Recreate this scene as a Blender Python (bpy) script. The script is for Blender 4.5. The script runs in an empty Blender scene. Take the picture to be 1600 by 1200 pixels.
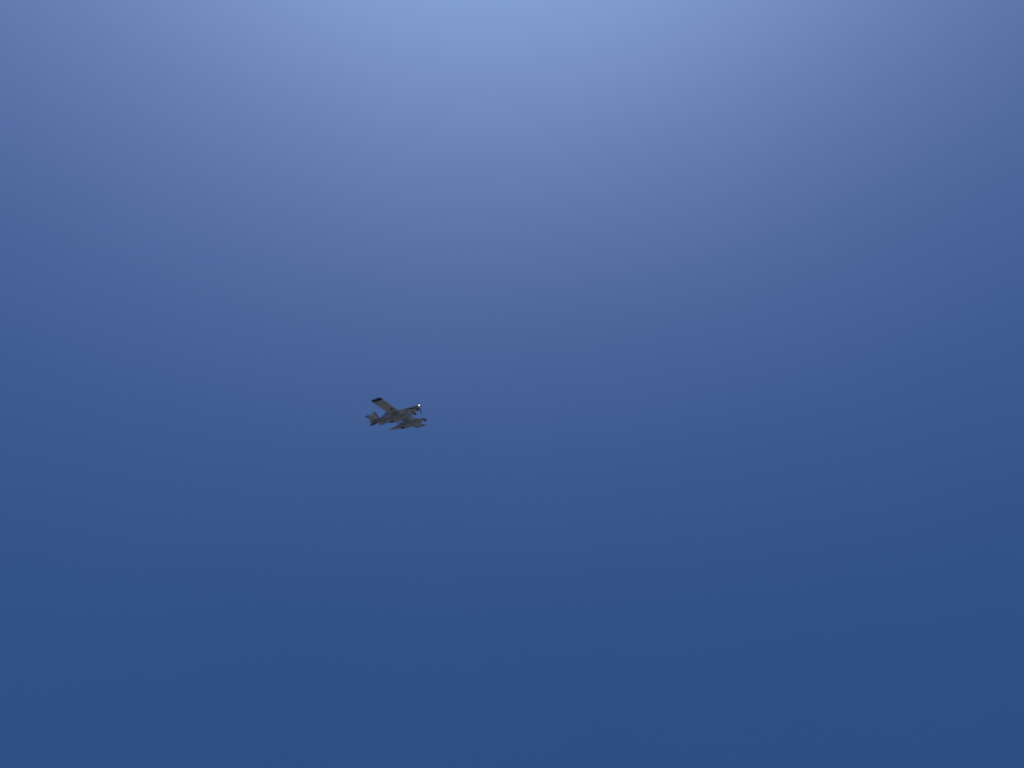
import bpy, math
from mathutils import Vector, Matrix
R = math.radians

# ------------------------------------------------------------------ camera
scene = bpy.context.scene
cam_data = bpy.data.cameras.new('camera')
cam_data.sensor_width = 36.0
cam_data.lens = 27.19                 # phone main lens, about 67 degrees across
cam_data.clip_start = 0.05
cam_data.clip_end = 60000.0
cam = bpy.data.objects.new('camera', cam_data)
scene.collection.objects.link(cam)
cam.location = (0.0, 0.0, 1.65)
cam.rotation_euler = (R(90.0 + 60.0), 0.0, 0.0)     # looking steeply up
scene.camera = cam

# ------------------------------------------------------------------ sky and sun
SUN_EL, SUN_AZ = 71.6, 184.0          # azimuth clockwise from +Y: behind the viewer's back
world = bpy.data.worlds.new('World')
scene.world = world
world.use_nodes = True
wn, wl = world.node_tree.nodes, world.node_tree.links
wn.clear()
sky = wn.new('ShaderNodeTexSky')
sky.sky_type = 'NISHITA'
sky.sun_disc = False
sky.sun_elevation = R(SUN_EL)
sky.sun_rotation = R(SUN_AZ)
sky.altitude = 0.0
sky.air_density = 1.0
sky.dust_density = 10.0
sky.ozone_density = 6.0
bg = wn.new('ShaderNodeBackground')
bg.inputs['Strength'].default_value = 0.1
wo = wn.new('ShaderNodeOutputWorld')
# the phone's white balance and tone response (toe and shoulder), the same for every direction of the sky
def wmath(op, a, b):
    n = wn.new('ShaderNodeMath')
    n.operation = op
    for k, v in enumerate((a, b)):
        if isinstance(v, (int, float)):
            n.inputs[k].default_value = v
        else:
            wl.new(v, n.inputs[k])
    return n.outputs[0]


# faint unevenness of the summer haze
tco = wn.new('ShaderNodeTexCoord')
hz = wn.new('ShaderNodeTexNoise')
hz.inputs['Scale'].default_value = 2.6
hz.inputs['Detail'].default_value = 7.0
hz.inputs['Roughness'].default_value = 0.55
wl.new(tco.outputs['Generated'], hz.inputs['Vector'])
veil = wmath('MULTIPLY', wmath('ADD', wmath('MULTIPLY', hz.outputs['Fac'], 0.10), 0.95), 0.1)
sep = wn.new('ShaderNodeSeparateColor')
com = wn.new('ShaderNodeCombineColor')
wl.new(sky.outputs['Color'], sep.inputs['Color'])
for ch, gamma, shoulder, gain in (('Red', 1.39, 1.95, 0.597), ('Green', 0.92, 0.55, 0.480), ('Blue', 1.0, 1.0, 1.128)):
    q = wmath('POWER', wmath('MULTIPLY', sep.outputs[ch], veil), gamma)
    t = wmath('DIVIDE', wmath('MULTIPLY', q, gain / 0.1), wmath('ADD', wmath('MULTIPLY', q, shoulder), 1.0))
    wl.new(t, com.inputs[ch])
wl.new(com.outputs['Color'], bg.inputs['Color'])
wl.new(bg.outputs['Background'], wo.inputs['Surface'])

sun_data = bpy.data.lights.new('sun', 'SUN')
sun_data.energy = 3.0
sun_data.angle = R(0.53)
sun_data.color = (1.0, 0.95, 0.88)
sun = bpy.data.objects.new('sun', sun_data)
scene.collection.objects.link(sun)
sd = Vector((math.sin(R(SUN_AZ)) * math.cos(R(SUN_EL)), math.cos(R(SUN_AZ)) * math.cos(R(SUN_EL)), math.sin(R(SUN_EL))))
sun.rotation_euler = sd.to_track_quat('Z', 'Y').to_euler()
sun.location = sd * 400.0

vs = scene.view_settings
vs.view_transform = 'Standard'
vs.look = 'None'
vs.exposure = 0.0
vs.gamma = 1.0
vs.use_curve_mapping = False
scene.cycles.filter_width = 1.9       # a small phone lens is a little soft


# ------------------------------------------------------------------ materials
def nodes_of(name):
    m = bpy.data.materials.new(name)
    m.use_nodes = True
    nt = m.node_tree
    return m, nt, nt.nodes['Principled BSDF']


def paint(name, colour, rough=0.35, metal=0.0, coat=0.0, wear=0.18, scale=3.0, dirt=(0.10, 0.095, 0.085)):
    """worn aircraft paint: a base colour broken up by soft grime and fine scuffs"""
    m, nt, b = nodes_of(name)
    tc = nt.nodes.new('ShaderNodeTexCoord')
    mp = nt.nodes.new('ShaderNodeMapping')
    mp.inputs['Scale'].default_value = (0.35, 1.0, 1.0)      # grime streaks run fore and aft
    n1 = nt.nodes.new('ShaderNodeTexNoise')
    n1.inputs['Scale'].default_value = scale
    n1.inputs['Detail'].default_value = 6.0
    n1.inputs['Roughness'].default_value = 0.62
    ra = nt.nodes.new('ShaderNodeValToRGB')
    ra.color_ramp.elements[0].position = 0.42
    ra.color_ramp.elements[1].position = 0.72
    mu = nt.nodes.new('ShaderNodeMath')
    mu.operation = 'MULTIPLY'
    mu.inputs[1].default_value = wear
    mx = nt.nodes.new('ShaderNodeMix')
    mx.data_type = 'RGBA'
    mx.inputs[6].default_value = (*colour, 1)
    mx.inputs[7].default_value = (*dirt, 1)
    nt.links.new(tc.outputs['Object'], mp.inputs['Vector'])
    nt.links.new(mp.outputs['Vector'], n1.inputs['Vector'])
    nt.links.new(n1.outputs['Fac'], ra.inputs['Fac'])
    nt.links.new(ra.outputs['Color'], mu.inputs[0])
    nt.links.new(mu.outputs[0], mx.inputs[0])
    nt.links.new(mx.outputs[2], b.inputs['Base Color'])
    b.inputs['Roughness'].default_value = rough
    b.inputs['Metallic'].default_value = metal
    b.inputs['Coat Weight'].default_value = coat
    b.inputs['Coat Roughness'].default_value = 0.08
    return m, nt, b, mx


GREY = (0.53, 0.54, 0.52)
NAVY = (0.014, 0.015, 0.040)
M = {}
M['grey'] = paint('pale_grey_paint', GREY, 0.4, coat=0.3, wear=0.55, scale=1.6)[0]
M['navy'] = paint('dark_navy_paint', NAVY, 0.4, coat=0.2, wear=0.1)[0]
M['rubber'] = paint('black_rubber', (0.012, 0.012, 0.013), 0.8, wear=0.3, dirt=(0.05, 0.045, 0.04))[0]
M['metal'] = paint('dull_aluminium', (0.55, 0.55, 0.56), 0.38, metal=0.8, wear=0.3)[0]
M['steel'] = paint('sooty_steel', (0.07, 0.06, 0.055), 0.5, metal=0.7, wear=0.5, dirt=(0.015, 0.014, 0.013))[0]
M['blade'] = paint('black_propeller_paint', (0.012, 0.014, 0.022), 0.45, wear=0.2, scale=6)[0]
M['white'] = paint('polished_spinner_metal', (0.93, 0.93, 0.93), 0.44, metal=1.0, wear=0.05)[0]
M['float'] = paint('pale_float_paint', (0.40, 0.42, 0.48), 0.42, coat=0.2, wear=0.5, scale=1.6)[0]
M['hole'] = paint('dark_opening', (0.012, 0.012, 0.013), 0.8, wear=0.2)[0]
m, nt, b = nodes_of('tinted_canopy_glass')
b.inputs['Base Color'].default_value = (0.02, 0.025, 0.03, 1)
b.inputs['Roughness'].default_value = 0.05
b.inputs['Coat Weight'].default_value = 1.0
M['glass'] = m
m, nt, b = nodes_of('lamp_lens')
b.inputs['Base Color'].default_value = (0.10, 0.10, 0.11, 1)
b.inputs['Roughness'].default_value = 0.1
M['lens'] = m

# fuselage: pale grey with a dark cheat line that drops gently from the nose towards the tail
m, nt, b, mx = paint('grey_fuselage_paint_with_dark_cheat_line', (0.31, 0.32, 0.39), 0.35, coat=1.0)
b.inputs['Coat Roughness'].default_value = 0.2
tc = nt.nodes.new('ShaderNodeTexCoord')
sp = nt.nodes.new('ShaderNodeSeparateXYZ')
nt.links.new(tc.outputs['Object'], sp.inputs[0])
cu = nt.nodes.new('ShaderNodeFloatCurve')               # height of the line along the hull
mr = nt.nodes.new('ShaderNodeMapRange')
mr.inputs['From Min'].default_value = 0.0
mr.inputs['From Max'].default_value = -11.0
nt.links.new(sp.outputs['X'], mr.inputs['Value'])
nt.links.new(mr.outputs[0], cu.inputs['Value'])
crv = cu.mapping.curves[0]
for k, (px, pz) in enumerate([(0.0, 0.52), (0.15, 0.52), (0.40, 0.66), (0.50, 0.45), (0.56, 0.28), (1.0, 0.31)]):
    if k in (0, 5):
        p = crv.points[0 if k == 0 else len(crv.points) - 1]
        p.location = (px, pz)
    else:
        crv.points.new(px, pz)
cu.mapping.update()
su = nt.nodes.new('ShaderNodeMath'); su.operation = 'SUBTRACT'
c2 = nt.nodes.new('ShaderNodeMath'); c2.operation = 'MULTIPLY_ADD'   # 0..1 -> -1..1 metres
c2.inputs[1].default_value = 2.0
c2.inputs[2].default_value = -1.0
nt.links.new(cu.outputs[0], c2.inputs[0])
nt.links.new(sp.outputs['Z'], su.inputs[0])
nt.links.new(c2.outputs[0], su.inputs[1])
ab = nt.nodes.new('ShaderNodeMath'); ab.operation = 'ABSOLUTE'
nt.links.new(su.outputs[0], ab.inputs[0])
ls = nt.nodes.new('ShaderNodeMath'); ls.operation = 'LESS_THAN'
ls.inputs[1].default_value = 0.10
nt.links.new(ab.outputs[0], ls.inputs[0])
m2 = nt.nodes.new('ShaderNodeMix'); m2.data_type = 'RGBA'
m2.inputs[7].default_value = (*NAVY, 1)
nt.links.new(ls.outputs[0], m2.inputs[0])
nt.links.new(mx.outputs[2], m2.inputs[6])
nt.links.new(m2.outputs[2], b.inputs['Base Color'])
# darker glossy panel over the top of the cowling and spine
cu2 = nt.nodes.new('ShaderNodeFloatCurve')
nt.links.new(mr.outputs[0], cu2.inputs['Value'])
crv = cu2.mapping.curves[0]
top = [(0.0, 0.25), (0.127, 0.37), (0.218, 0.40), (0.309, 0.48), (0.38, 0.59), (0.56, 0.74), (0.655, 0.60), (0.764, 0.27), (0.873, 0.13), (1.0, 0.02)]
for k, (px, pz) in enumerate(top):
    if k in (0, len(top) - 1):
        crv.points[0 if k == 0 else len(crv.points) - 1].location = (px, 0.5 + 0.5 * (pz - 0.17))
    else:
        crv.points.new(px, 0.5 + 0.5 * (pz - 0.17))
cu2.mapping.update()
c3 = nt.nodes.new('ShaderNodeMath'); c3.operation = 'MULTIPLY_ADD'
c3.inputs[1].default_value = 2.0
c3.inputs[2].default_value = -1.0
nt.links.new(cu2.outputs[0], c3.inputs[0])
gt = nt.nodes.new('ShaderNodeMath'); gt.operation = 'GREATER_THAN'
nt.links.new(sp.outputs['Z'], gt.inputs[0])
nt.links.new(c3.outputs[0], gt.inputs[1])
m3 = nt.nodes.new('ShaderNodeMix'); m3.data_type = 'RGBA'
m3.inputs[7].default_value = (0.055, 0.065, 0.10, 1)
nt.links.new(gt.outputs[0], m3.inputs[0])
nt.links.new(m2.outputs[2], m3.inputs[6])
nt.links.new(m3.outputs[2], b.inputs['Base Color'])
M['fuselage'] = m


# ------------------------------------------------------------------ ground (below and behind the view)
def link(ob, parent=None, mats=()):
    scene.collection.objects.link(ob)
    if parent is not None:
        ob.parent = parent
    for mt in mats:
        ob.data.materials.append(mt)
    return ob


gm, nt, b = nodes_of('bare_dry_ground')
tc = nt.nodes.new('ShaderNodeTexCoord')
n1 = nt.nodes.new('ShaderNodeTexNoise'); n1.inputs['Scale'].default_value = 0.02; n1.inputs['Detail'].default_value = 12
ra = nt.nodes.new('ShaderNodeValToRGB')
ra.color_ramp.elements[0].color = (0.072, 0.078, 0.080, 1)
ra.color_ramp.elements[1].color = (0.125, 0.125, 0.12, 1)
ra.color_ramp.elements[0].position = 0.35
ra.color_ramp.elements[1].position = 0.68
nt.links.new(tc.outputs['Object'], n1.inputs['Vector'])
nt.links.new(n1.outputs['Fac'], ra.inputs['Fac'])
nt.links.new(ra.outputs['Color'], b.inputs['Base Color'])
b.inputs['Roughness'].default_value = 0.95
N, S = 48, 12000.0
gv, gf = [], []
for j in range(N + 1):
    for i in range(N + 1):
        x = (i / N * 2 - 1); y = (j / N * 2 - 1)
        X, Y = S * x * abs(x), S * y * abs(y)
        d = min(1.0, math.hypot(X, Y) / 400.0)
        gv.append((X, Y, d * (1.5 * math.sin(X * 0.004 + 1) + 1.2 * math.cos(Y * 0.0051))))
for j in range(N):
    for i in range(N):
        a = j * (N + 1) + i
        gf.append((a, a + 1, a + N + 2, a + N + 1))
me = bpy.data.meshes.new('ground'); me.from_pydata(gv, [], gf)
ground = link(bpy.data.objects.new('ground', me), None, [gm])
ground['kind'] = 'structure'
ground['label'] = 'bare dry ground under the open sky'


# ------------------------------------------------------------------ mesh helpers (aircraft axes: x nose, y left, z up; 0 at the spinner tip)
class MB:
    def __init__(self):
        self.v, self.f = [], []

    def loft(self, rings, caps=(True, True)):
        """rings: closed loops with equal vertex counts"""
        n = len(rings[0]); o = len(self.v)
        for r in rings:
            self.v += [tuple(p) for p in r]
        for i in range(len(rings) - 1):
            for j in range(n):
                a = o + i * n + j; b2 = o + i * n + (j + 1) % n
                self.f.append((a, b2, b2 + n, a + n))
        if caps[0]:
            self.f.append(tuple(o + j for j in range(n))[::-1])
        if caps[1]:
            self.f.append(tuple(o + (len(rings) - 1) * n + j for j in range(n)))
        return self

    def tube(self, pts, radii, n=10, flat=1.0):
        pts = [Vector(p) for p in pts]
        if not isinstance(radii, (list, tuple)):
            radii = [radii] * len(pts)
        rings = []
        for i, p in enumerate(pts):
            d = (pts[min(i + 1, len(pts) - 1)] - pts[max(i - 1, 0)]).normalized()
            s = d.cross(Vector((1, 0, 0)))
            if s.length < 0.05:
                s = d.cross(Vector((0, 0, 1)))
            s.normalize(); t = s.cross(d).normalized()      # t lies roughly fore and aft
            rings.append([p + radii[i] * (math.cos(a) * s * flat + math.sin(a) * t) for a in [2 * math.pi * k / n for k in range(n)]])
        return self.loft(rings)

    def torus(self, c, R1, r2, axis='y', n=24, k=10, squash=1.25):
        o = len(self.v); c = Vector(c)
        for i in range(n):
            A = 2 * math.pi * i / n
            for j in range(k):
                B = 2 * math.pi * j / k
                q = R1 + r2 * math.cos(B); w = r2 * squash * math.sin(B)
                self.v.append(tuple(c + Vector((q * math.cos(A), w, q * math.sin(A)))))
        for i in range(n):
            for j in range(k):
                a = o + i * k + j; b2 = o + i * k + (j + 1) % k
                d = o + ((i + 1) % n) * k + j; e = o + ((i + 1) % n) * k + (j + 1) % k
                self.f.append((a, b2, e, d))
        return self

    def disc(self, c, r, w, n=20, dome=0.02):
        rings = []
        for s, rr in ((-w - dome, r * 0.3), (-w, r), (w, r), (w + dome, r * 0.3)):
            rings.append([(c[0] + rr * math.cos(a), c[1] + s, c[2] + rr * math.sin(a)) for a in [2 * math.pi * k / n for k in range(n)]])
        return self.loft(rings)

    def build(self, name, mat, parent, smooth=True, angle=40):
        me = bpy.data.meshes.new(name)
        me.from_pydata(self.v, [], self.f)
        import bmesh
        bm = bmesh.new(); bm.from_mesh(me)
        bmesh.ops.recalc_face_normals(bm, faces=bm.faces)
        bm.to_mesh(me); bm.free()
        if smooth:
            me.polygons.foreach_set('use_smooth', [True] * len(me.polygons))
            me.set_sharp_from_angle(angle=R(angle))
        return link(bpy.data.objects.new(name, me), parent, [mat])


def lerp_table(tab, x):
    """smooth interpolation in a table of (x, a, b, ...) with x falling"""
    for i in range(len(tab) - 1):
        if tab[i][0] >= x >= tab[i + 1][0]:
            t = (tab[i][0] - x) / (tab[i][0] - tab[i + 1][0])
            p0 = tab[max(i - 1, 0)]; p1 = tab[i]; p2 = tab[i + 1]; p3 = tab[min(i + 2, len(tab) - 1)]
            out = []
            for k in range(1, len(tab[0])):
                m1 = (p2[k] - p0[k]) * 0.5; mm2 = (p3[k] - p1[k]) * 0.5
                t2, t3 = t * t, t * t * t
                out.append((2 * t3 - 3 * t2 + 1) * p1[k] + (t3 - 2 * t2 + t) * m1 + (-2 * t3 + 3 * t2) * p2[k] + (t3 - t2) * mm2)
            return out
    return list(tab[-1][1:])


def super_ring(x, w, zt, zb, n=28, e=2.5, y0=0.0):
    zc, h = (zt + zb) / 2, (zt - zb) / 2
    r = []
    for k in range(n):
        a = 2 * math.pi * k / n
        ca, sa = math.cos(a), math.sin(a)
        r.append((x, y0 + w * math.copysign(abs(ca) ** (2 / e), ca), zc + h * math.copysign(abs(sa) ** (2 / e), sa)))
    return r


# ------------------------------------------------------------------ the aircraft
plane = bpy.data.objects.new('seaplane', None)
plane.empty_display_size = 2.0
scene.collection.objects.link(plane)
plane.location = (-17.174, 76.205, 125.373)            # about 146 m from the viewer, banked into a turn
plane.rotation_euler = (R(37.085), R(4.227), R(-22.933))
plane['label'] = 'grey single-propeller floatplane with dark wing tips crossing the clear blue sky'
plane['category'] = 'airplane'

# fuselage ----------------------------------------------------------
FT = [(-0.47, 0.30, 0.30, -0.34), (-0.75, 0.40, 0.38, -0.50), (-1.4, 0.47, 0.43, -0.66), (-2.4, 0.52, 0.46, -0.78),
      (-3.4, 0.58, 0.55, -0.90), (-4.2, 0.62, 0.66, -0.97), (-5.2, 0.62, 0.80, -0.97), (-6.2, 0.57, 0.86, -0.84),
      (-7.2, 0.46, 0.74, -0.68), (-8.4, 0.30, 0.40, -0.56), (-9.6, 0.17, 0.24, -0.48), (-10.45, 0.07, 0.14, -0.42)]
fus = MB().loft([super_ring(x, *lerp_table(FT, x)) for x in [-0.47 - 0.1996 * i for i in range(51)]]).build('fuselage', M['fuselage'], plane)
# canopy
CT = [(-4.95, 0.30, 0.74), (-5.3, 0.47, 1.04), (-5.9, 0.53, 1.20), (-6.5, 0.52, 1.14), (-7.1, 0.44, 0.94), (-7.55, 0.30, 0.70)]
rings = []
for i in range(16):
    x = -4.95 - 2.60 * i / 15
    w, zt = lerp_table(CT, x)
    rings.append(super_ring(x, w, zt, 0.30, 20, 2.3))
can = MB().loft(rings).build('canopy', M['glass'], plane)
for x in (-5.3, -5.95, -6.6):
    w, zt = lerp_table(CT, x)
    r1 = super_ring(x + 0.03, w + 0.012, zt + 0.012, 0.30, 20, 2.3); r2 = super_ring(x - 0.03, w + 0.012, zt + 0.012, 0.30, 20, 2.3)
    MB().loft([r1, r2]).build('canopy_frame', M['grey'], can)
# chin intake and its dark mouth
ch = MB().loft([super_ring(x, w, zt, zb, 20, 2.4) for x, w, zt, zb in
                [(-0.56, 0.20, -0.30, -0.56), (-0.62, 0.24, -0.26, -0.62), (-1.0, 0.27, -0.3, -0.72), (-1.8, 0.26, -0.4, -0.82), (-2.6, 0.18, -0.5, -0.80)]]).build('chin_intake', M['grey'], plane)
MB().loft([super_ring(-0.535, 0.19, -0.31, -0.55, 20, 2.4), super_ring(-0.63, 0.25, -0.25, -0.635, 20, 2.4), super_ring(-0.80, 0.265, -0.26, -0.675, 20, 2.4)]).build('intake_mouth', M['hole'], ch)
# exhaust stacks
for s in (-1, 1):
    ex = MB().tube([(-1.05, 0.38 * s, -0.10), (-1.25, 0.52 * s, -0.12), (-1.55, 0.62 * s, -0.13), (-1.95, 0.68 * s, -0.12)], [0.10, 0.11, 0.11, 0.10], 14).build('exhaust_stack', M['steel'], plane)
    MB().tube([(-1.93, 0.678 * s, -0.12), (-1.965, 0.683 * s, -0.12)], 0.08, 14).build('exhaust_opening', M['hole'], ex)

# propeller ---------------------------------------------------------
prop = bpy.data.objects.new('propeller', None); scene.collection.objects.link(prop); prop.parent = plane
prop.location = (-0.36, 0, 0)
rr = []
for i in range(11):
    t = i / 10
    x = -0.46 * t
    r = 0.31 * (1 - (1 - t) ** 1.7) ** 0.62 + 0.004
    rr.append([(x + 0.36, r * math.cos(a), r * math.sin(a)) for a in [2 * math.pi * k / 24 for k in range(24)]])
MB().loft(rr).build('spinner', M['white'], prop)
BL = [(0.10, 0.10, 0.09, 62), (0.26, 0.11, 0.08, 55), (0.45, 0.19, 0.05, 44), (0.75, 0.235, 0.034, 34), (1.05, 0.225, 0.024, 27), (1.32, 0.185, 0.016, 22), (1.43, 0.12, 0.010, 20), (1.46, 0.05, 0.006, 20)]
blade_mesh = None
for k in range(5):
    if blade_mesh is None:
        rings = []
        for rad, c, th, tw in BL:
            ct, st = math.cos(R(tw)), math.sin(R(tw))
            ring = []
            for j in range(10):
                a = 2 * math.pi * j / 10
                u, w = 0.5 * c * math.cos(a), 0.5 * th * math.sin(a)
                ring.append((u * st + w * ct, u * ct - w * st, -rad))
            rings.append(ring)
        bo = MB().loft(rings).build('blade', M['blade'], prop)
        blade_mesh = bo.data
    else:
        bo = link(bpy.data.objects.new('blade', blade_mesh), prop)
    bo.rotation_euler = (R(-31.0 + 72 * k), 0, 0)
bo = None

# wings -------------------------------------------------------------
DI = math.tan(R(3.5))
LE, CH, WZ = -3.40, 2.07, -0.75


def naca(t, c0=0.0, c1=1.0, n=14, camber=0.03, thick=0.15):
    """points of the section between chord stations c0..c1: upper surface from front to back, then lower"""
    def yt(q):
        return 5 * thick * (0.2969 * math.sqrt(max(q, 0)) - 0.126 * q - 0.3516 * q * q + 0.2843 * q ** 3 - 0.1015 * q ** 4)
    def yc(q):
        return camber / 0.16 * (0.8 * q - q * q) if q < 0.4 else camber / 0.36 * (0.2 + 0.8 * q - q * q)
    qs = [c0 + (c1 - c0) * (0.5 - 0.5 * math.cos(math.pi * i / n)) for i in range(n + 1)]
    up = [(q, yc(q) + yt(q)) for q in qs]
    lo = [(q, yc(q) - yt(q) - 0.0008) for q in qs][::-1]
    return up + lo


def wing_ring(s, y, le=LE, ch=CH, z0=WZ, c0=0.0, c1=1.0, tz=1.0, lift=0.0, n=14, thick=0.15, camber=0.03, dihedral=DI):
    return [(le - q * ch, s * y, z0 + dihedral * y + lift + zz * ch * tz) for q, zz in naca(0, c0, c1, n, camber, thick)]


for s in (-1, 1):
    HX = 0.745
    w = MB().loft([wing_ring(s, y, c1=HX) for y in (0.0, 1.5, 3.0, 4.5, 6.0, 7.2, 8.28)]).build('wing', M['grey'], plane)
    # outboard tail of the section between aileron and tip, and the root piece
    for (a, b2) in ((0.0, 0.72), (8.02, 8.28)):
        MB().loft([wing_ring(s, a, c0=HX + 0.0005, c1=1.0, n=6), wing_ring(s, b2, c0=HX + 0.0005, c1=1.0, n=6)]).build('trailing_edge_panel', M['grey'], w)
    MB().loft([wing_ring(s, y, c0=HX + 0.012, c1=1.0, n=6) for y in (0.75, 2.5, 4.46)]).build('flap', M['grey'], w)
    MB().loft([wing_ring(s, y, c0=HX + 0.012, c1=1.0, n=6) for y in (4.5, 6.2, 7.99)]).build('aileron', M['grey'], w)
    for y in (1.2, 2.6, 4.0, 5.2, 6.6, 7.7):
        zz = WZ + DI * y
        MB().loft([super_ring(LE - CH * q, h * 0.45, zz - 0.055 + 0.0 * q, zz - 0.055 - h, 10, 2.2, s * y)
                   for q, h in ((0.62, 0.02), (0.70, 0.10), (0.80, 0.12), (0.90, 0.06), (0.97, 0.01))]).build('hinge_fairing', M['grey'], w)
    # dark drooped-up tip cap
    cap = []
    for y, f, le2, li in ((8.283, 1.0, 0.0, 0.0), (8.55, 1.0, 0.0, 0.005), (8.75, 0.985, 0.01, 0.02), (8.90, 0.95, 0.04, 0.045), (8.99, 0.88, 0.12, 0.075), (9.03, 0.76, 0.24, 0.10)):
        tz = 1.0 if y < 8.8 else (0.8 if y < 8.95 else (0.5 if y < 9.0 else 0.2))
        cap.append(wing_ring(s, y, le=LE - le2, ch=CH * f, lift=li, tz=tz))
    MB().loft(cap).build('wing_tip', M['navy'], w)
    # lamp pod under the wing and landing light in the leading edge
    y = 4.1; zz = WZ + DI * y
    pod = MB().loft([super_ring(LE + 0.1 - CH * q, 0.5 * h, zz - 0.10, zz - 0.10 - h, 12, 2.1, s * y)
                     for q, h in ((0.22, 0.06), (0.25, 0.16), (0.33, 0.20), (0.43, 0.14), (0.50, 0.04))]).build('underwing_pod', M['navy'], w)
    y = 6.9; zz = WZ + DI * y
    MB().loft([super_ring(LE + q, h, zz + h, zz - h, 12, 2.0, s * y) for q, h in ((-0.10, 0.075), (0.0, 0.07), (0.02, 0.04))]).build('landing_light', M['lens'], w)

# tail --------------------------------------------------------------
TZ = 0.15
for s in (-1, 1):
    def tr(y, c0, c1, n=8):
        t = y / 3.0
        return wing_ring(s, y, le=-8.98 - 0.32 * t, ch=1.45 - 0.48 * t, z0=TZ, c0=c0, c1=c1, n=n, thick=0.09, camber=0.0, dihedral=0.0)
    tp = MB().loft([tr(y, 0, 0.60) for y in (0.0, 1.4, 2.72)]).build('tailplane', M['grey'], plane)
    MB().loft([tr(y, 0.612, 1.0, 5) for y in (0.22, 1.4, 2.72)]).build('elevator', M['grey'], tp)
    cap = []
    for y, f, d in ((2.723, 1.0, 0.0), (2.88, 0.97, 0.01), (2.97, 0.86, 0.07), (3.0, 0.68, 0.16)):
        cap.append(wing_ring(s, y, le=-8.98 - 0.32 * y / 3 - d, ch=(1.45 - 0.48 * y / 3) * f, z0=TZ, thick=0.09 * f, camber=0.0, dihedral=0.0, n=8))
    MB().loft(cap).build('tailplane_tip', M['navy'], tp)
    MB().tube([(-9.75, s * 0.10, -0.42), (-9.7, s * 1.5, TZ - 0.04)], 0.028, 8, 0.5).build('tail_strut', M['metal'], tp)


def fin_ring(z, le, te, th):
    n = 8; r = []
    for i in range(n + 1):
        q = 0.5 - 0.5 * math.cos(math.pi * i / n)
        yy = th * (1.6 * math.sqrt(q) * (1 - q) + 0.12 * (1 - q))
        r.append((le + (te - le) * q, yy if i else 0.001, z))
    return r + [(x, -y, z) for x, y, z in r[::-1]]


FIN = [(0.10, -8.74, -10.10), (0.285, -8.86, -10.10), (1.0, -9.15, -10.10), (1.60, -9.40, -10.10), (1.80, -9.50, -10.10), (1.88, -9.62, -10.05)]
fin = MB().loft([fin_ring(z, l2 - 0.13, t, 0.09) for z, l2, t in FIN]).build('fin', M['grey'], plane)
MB().loft([[(l2 - 0.16, 0.062, z), (l2 - 0.07, 0.045, z), (l2, 0.0, z), (l2 - 0.07, -0.045, z), (l2 - 0.16, -0.062, z)] for z, l2, t in FIN]).build('fin_leading_edge', M['navy'], fin)
RUD = [(-0.40, -10.46, -10.86), (0.10, -10.125, -10.90), (0.9, -10.125, -10.86), (1.45, -10.125, -10.74), (1.68, -10.125, -10.5), (1.80, -10.125, -10.25)]
MB().loft([fin_ring(z, l2, t, 0.045) for z, l2, t in RUD]).build('rudder', M['grey'], plane)
MB().loft([fin_ring(z, l2, t, 0.05) for z, l2, t in [(-0.44, -9.2, -10.85), (-0.60, -9.5, -10.86), (-0.70, -9.8, -10.84)]]).build('ventral_fin', M['navy'], plane)

# floats ------------------------------------------------------------
# x, deck z, chine z, keel z, half width at deck, half width at chine
FL = [(-0.55, -1.86, -1.92, -2.00, 0.10, 0.13), (-0.75, -1.72, -1.88, -2.10, 0.22, 0.27), (-1.1, -1.58, -1.93, -2.24, 0.33, 0.39),
      (-2.0, -1.40, -2.06, -2.42, 0.45, 0.53), (-3.0, -1.33, -2.14, -2.53, 0.49, 0.58), (-4.0, -1.30, -2.16, -2.53, 0.49, 0.58), (-4.75, -1.30, -2.16, -2.50, 0.49, 0.57)]
FA = [(-4.75, -1.30, -2.10, -2.34, 0.49, 0.55), (-5.6, -1.38, -2.04, -2.28, 0.46, 0.50), (-6.6, -1.55, -1.92, -2.10, 0.35, 0.38), (-7.5, -1.62, -1.82, -1.92, 0.25, 0.26), (-8.05, -1.65, -1.72, -1.78, 0.14, 0.15)]


def float_ring(y0, x, zd, zc, zk, wd, wc):
    return [(x, y0 - wd * 0.6, zd + 0.03), (x, y0 + wd * 0.6, zd + 0.03), (x, y0 + wd, zd - 0.03), (x, y0 + wc, (zd + zc) / 2), (x, y0 + wc, zc),
            (x, y0 + wc * 0.45, zk * 0.6 + zc * 0.4), (x, y0, zk), (x, y0 - wc * 0.45, zk * 0.6 + zc * 0.4), (x, y0 - wc, zc), (x, y0 - wc, (zd + zc) / 2), (x, y0 - wd, zd - 0.03)]


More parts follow.
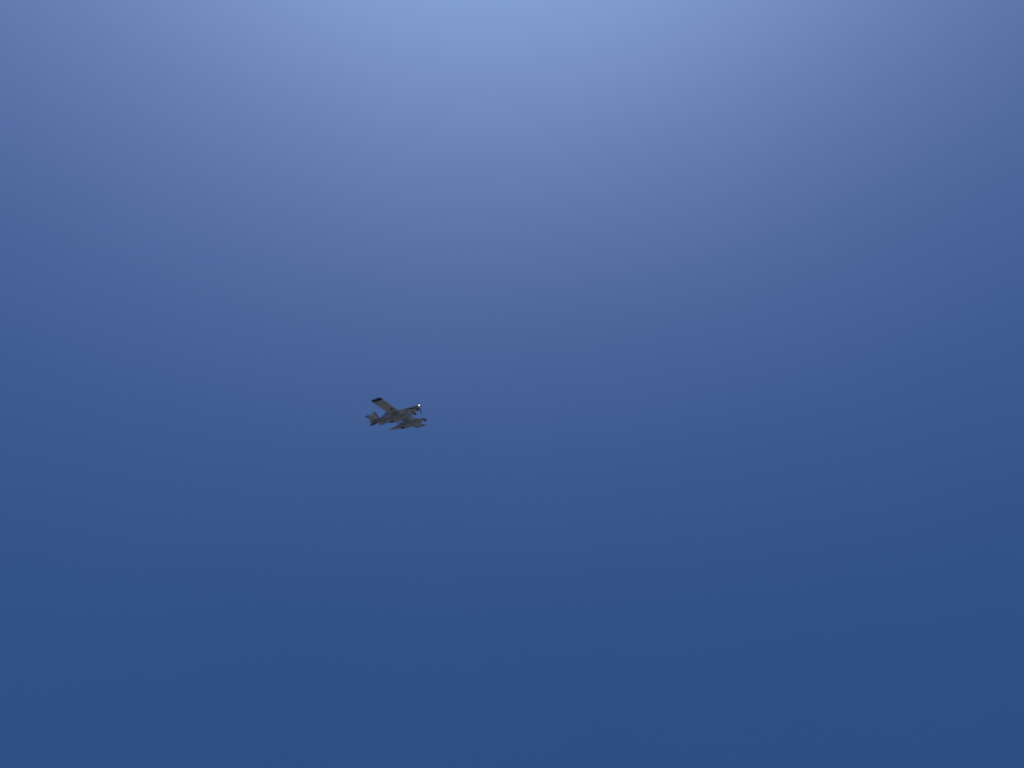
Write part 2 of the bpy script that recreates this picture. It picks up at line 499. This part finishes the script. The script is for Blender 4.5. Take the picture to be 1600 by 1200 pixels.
for s in (-1, 1):
    y0 = 2.1 * s
    fl = MB().loft([float_ring(y0, *r) for r in FL] + [float_ring(y0, *r) for r in FA]).build('float', M['float'], plane, angle=30)
    # bow wheel on its curved leg
    MB().tube([(-1.05, y0, -1.56), (-0.84, y0, -1.62), (-0.60, y0, -1.76), (-0.42, y0, -1.98), (-0.36, y0, -2.16)], [0.07, 0.10, 0.11, 0.11, 0.09], 12).build('bow_wheel_leg', M['hole'], fl)
    # dark rubber pad over the top of the bow
    pad = []
    for x, zd, wd in ((-0.50, -1.88, 0.10), (-0.56, -1.815, 0.14), (-0.75, -1.68, 0.25), (-1.1, -1.535, 0.36), (-1.14, -1.56, 0.36)):
        pad.append([(x, y0 - wd, zd - 0.10), (x, y0 - wd, zd - 0.02), (x, y0 - wd * 0.6, zd + 0.02), (x, y0 + wd * 0.6, zd + 0.02), (x, y0 + wd, zd - 0.02), (x, y0 + wd, zd - 0.10)])
    MB().loft(pad).build('bow_pad', M['rubber'], fl)
    dp = []
    for x, zd, wd in ((-1.15, -1.53, 0.20), (-2.0, -1.36, 0.28), (-3.0, -1.29, 0.31), (-4.0, -1.26, 0.31), (-4.75, -1.26, 0.31), (-5.6, -1.34, 0.29), (-6.6, -1.51, 0.23)):
        dp.append([(x, y0 - wd, zd - 0.04), (x, y0 - wd, zd), (x, y0 + wd, zd), (x, y0 + wd, zd - 0.04)])
    MB().loft(dp).build('deck_walkway', M['rubber'], fl)
    bw = MB().torus((-0.36, y0, -2.18), 0.15, 0.09).build('bow_wheel', M['rubber'], fl)
    # main wheel tucked up behind the step, in its dark well
    MB().loft([super_ring(x, wy, -2.10, zb, 14, 3.0, y0) for x, wy, zb in ((-4.80, 0.24, -2.30), (-4.86, 0.26, -2.345), (-5.48, 0.26, -2.32), (-5.56, 0.24, -2.28))]).build('wheel_well', M['hole'], fl)
    MB().torus((-5.15, y0 - 0.12, -2.14), 0.17, 0.10, squash=0.9).build('main_wheel', M['rubber'], fl)
    MB().torus((-5.15, y0 + 0.12, -2.14), 0.17, 0.10, squash=0.9).build('main_wheel', M['rubber'], fl)
    MB().loft([[(-8.03, y0 + q, -1.60), (-8.22, y0 + q * 0.6, -1.50), (-8.28, y0 + q * 0.6, -1.62), (-8.03, y0 + q, -1.74)] for q in (-0.02, 0.02)]).build('water_rudder', M['metal'], fl)
    for (x, zc0) in ((-2.3, -1.33), (-3.6, -1.27), (-6.4, -1.48)):
        MB().loft([super_ring(x + 0.12, 0.03, zc0 + 0.06, zc0 - 0.08, 8, 2, y0), super_ring(x - 0.12, 0.03, zc0 + 0.06, zc0 - 0.08, 8, 2, y0)]).build('deck_cleat', M['metal'], fl)
    # struts up to the fuselage
    MB().tube([(-2.2, y0 - 0.15 * s, -1.45), (-2.75, 0.45 * s, -0.70)], 0.13, 12, 0.35).build('front_strut', M['grey'], plane)
    MB().tube([(-5.35, y0 - 0.15 * s, -1.42), (-5.2, 0.50 * s, -0.88)], 0.15, 12, 0.35).build('rear_strut', M['grey'], plane)
    MB().tube([(-2.35, y0 - 0.12 * s, -1.45), (-5.0, 0.52 * s, -0.90)], 0.065, 12, 0.5).build('diagonal_strut', M['grey'], plane)
for x in (-2.3, -5.3):
    MB().tube([(x, -1.75, -1.70), (x, 0, -1.70), (x, 1.75, -1.70)], 0.12, 12, 0.5).build('spreader_bar', M['grey'], plane)

# water drop gate under the hopper
gate = MB().loft([super_ring(x, w2, -0.85, zb, 20, 4.0) for x, w2, zb in ((-2.95, 0.30, -0.98), (-3.15, 0.38, -1.16), (-4.55, 0.40, -1.22), (-4.85, 0.34, -1.05))]).build('drop_gate', M['grey'], plane)
for sy in (-1, 1):
    MB().loft([[(-3.25, sy * (0.03 + q), -1.215), (-3.25, sy * (0.30 + q), -1.205), (-4.45, sy * (0.30 + q), -1.25), (-4.45, sy * (0.03 + q), -1.26)] if k == 0 else
               [(-3.25, sy * (0.03 + q), -1.17), (-3.25, sy * (0.30 + q), -1.16), (-4.45, sy * (0.30 + q), -1.21), (-4.45, sy * (0.03 + q), -1.22)] for k, q in ((0, 0.0), (1, 0.0))]).build('gate_door', M['metal'], gate)
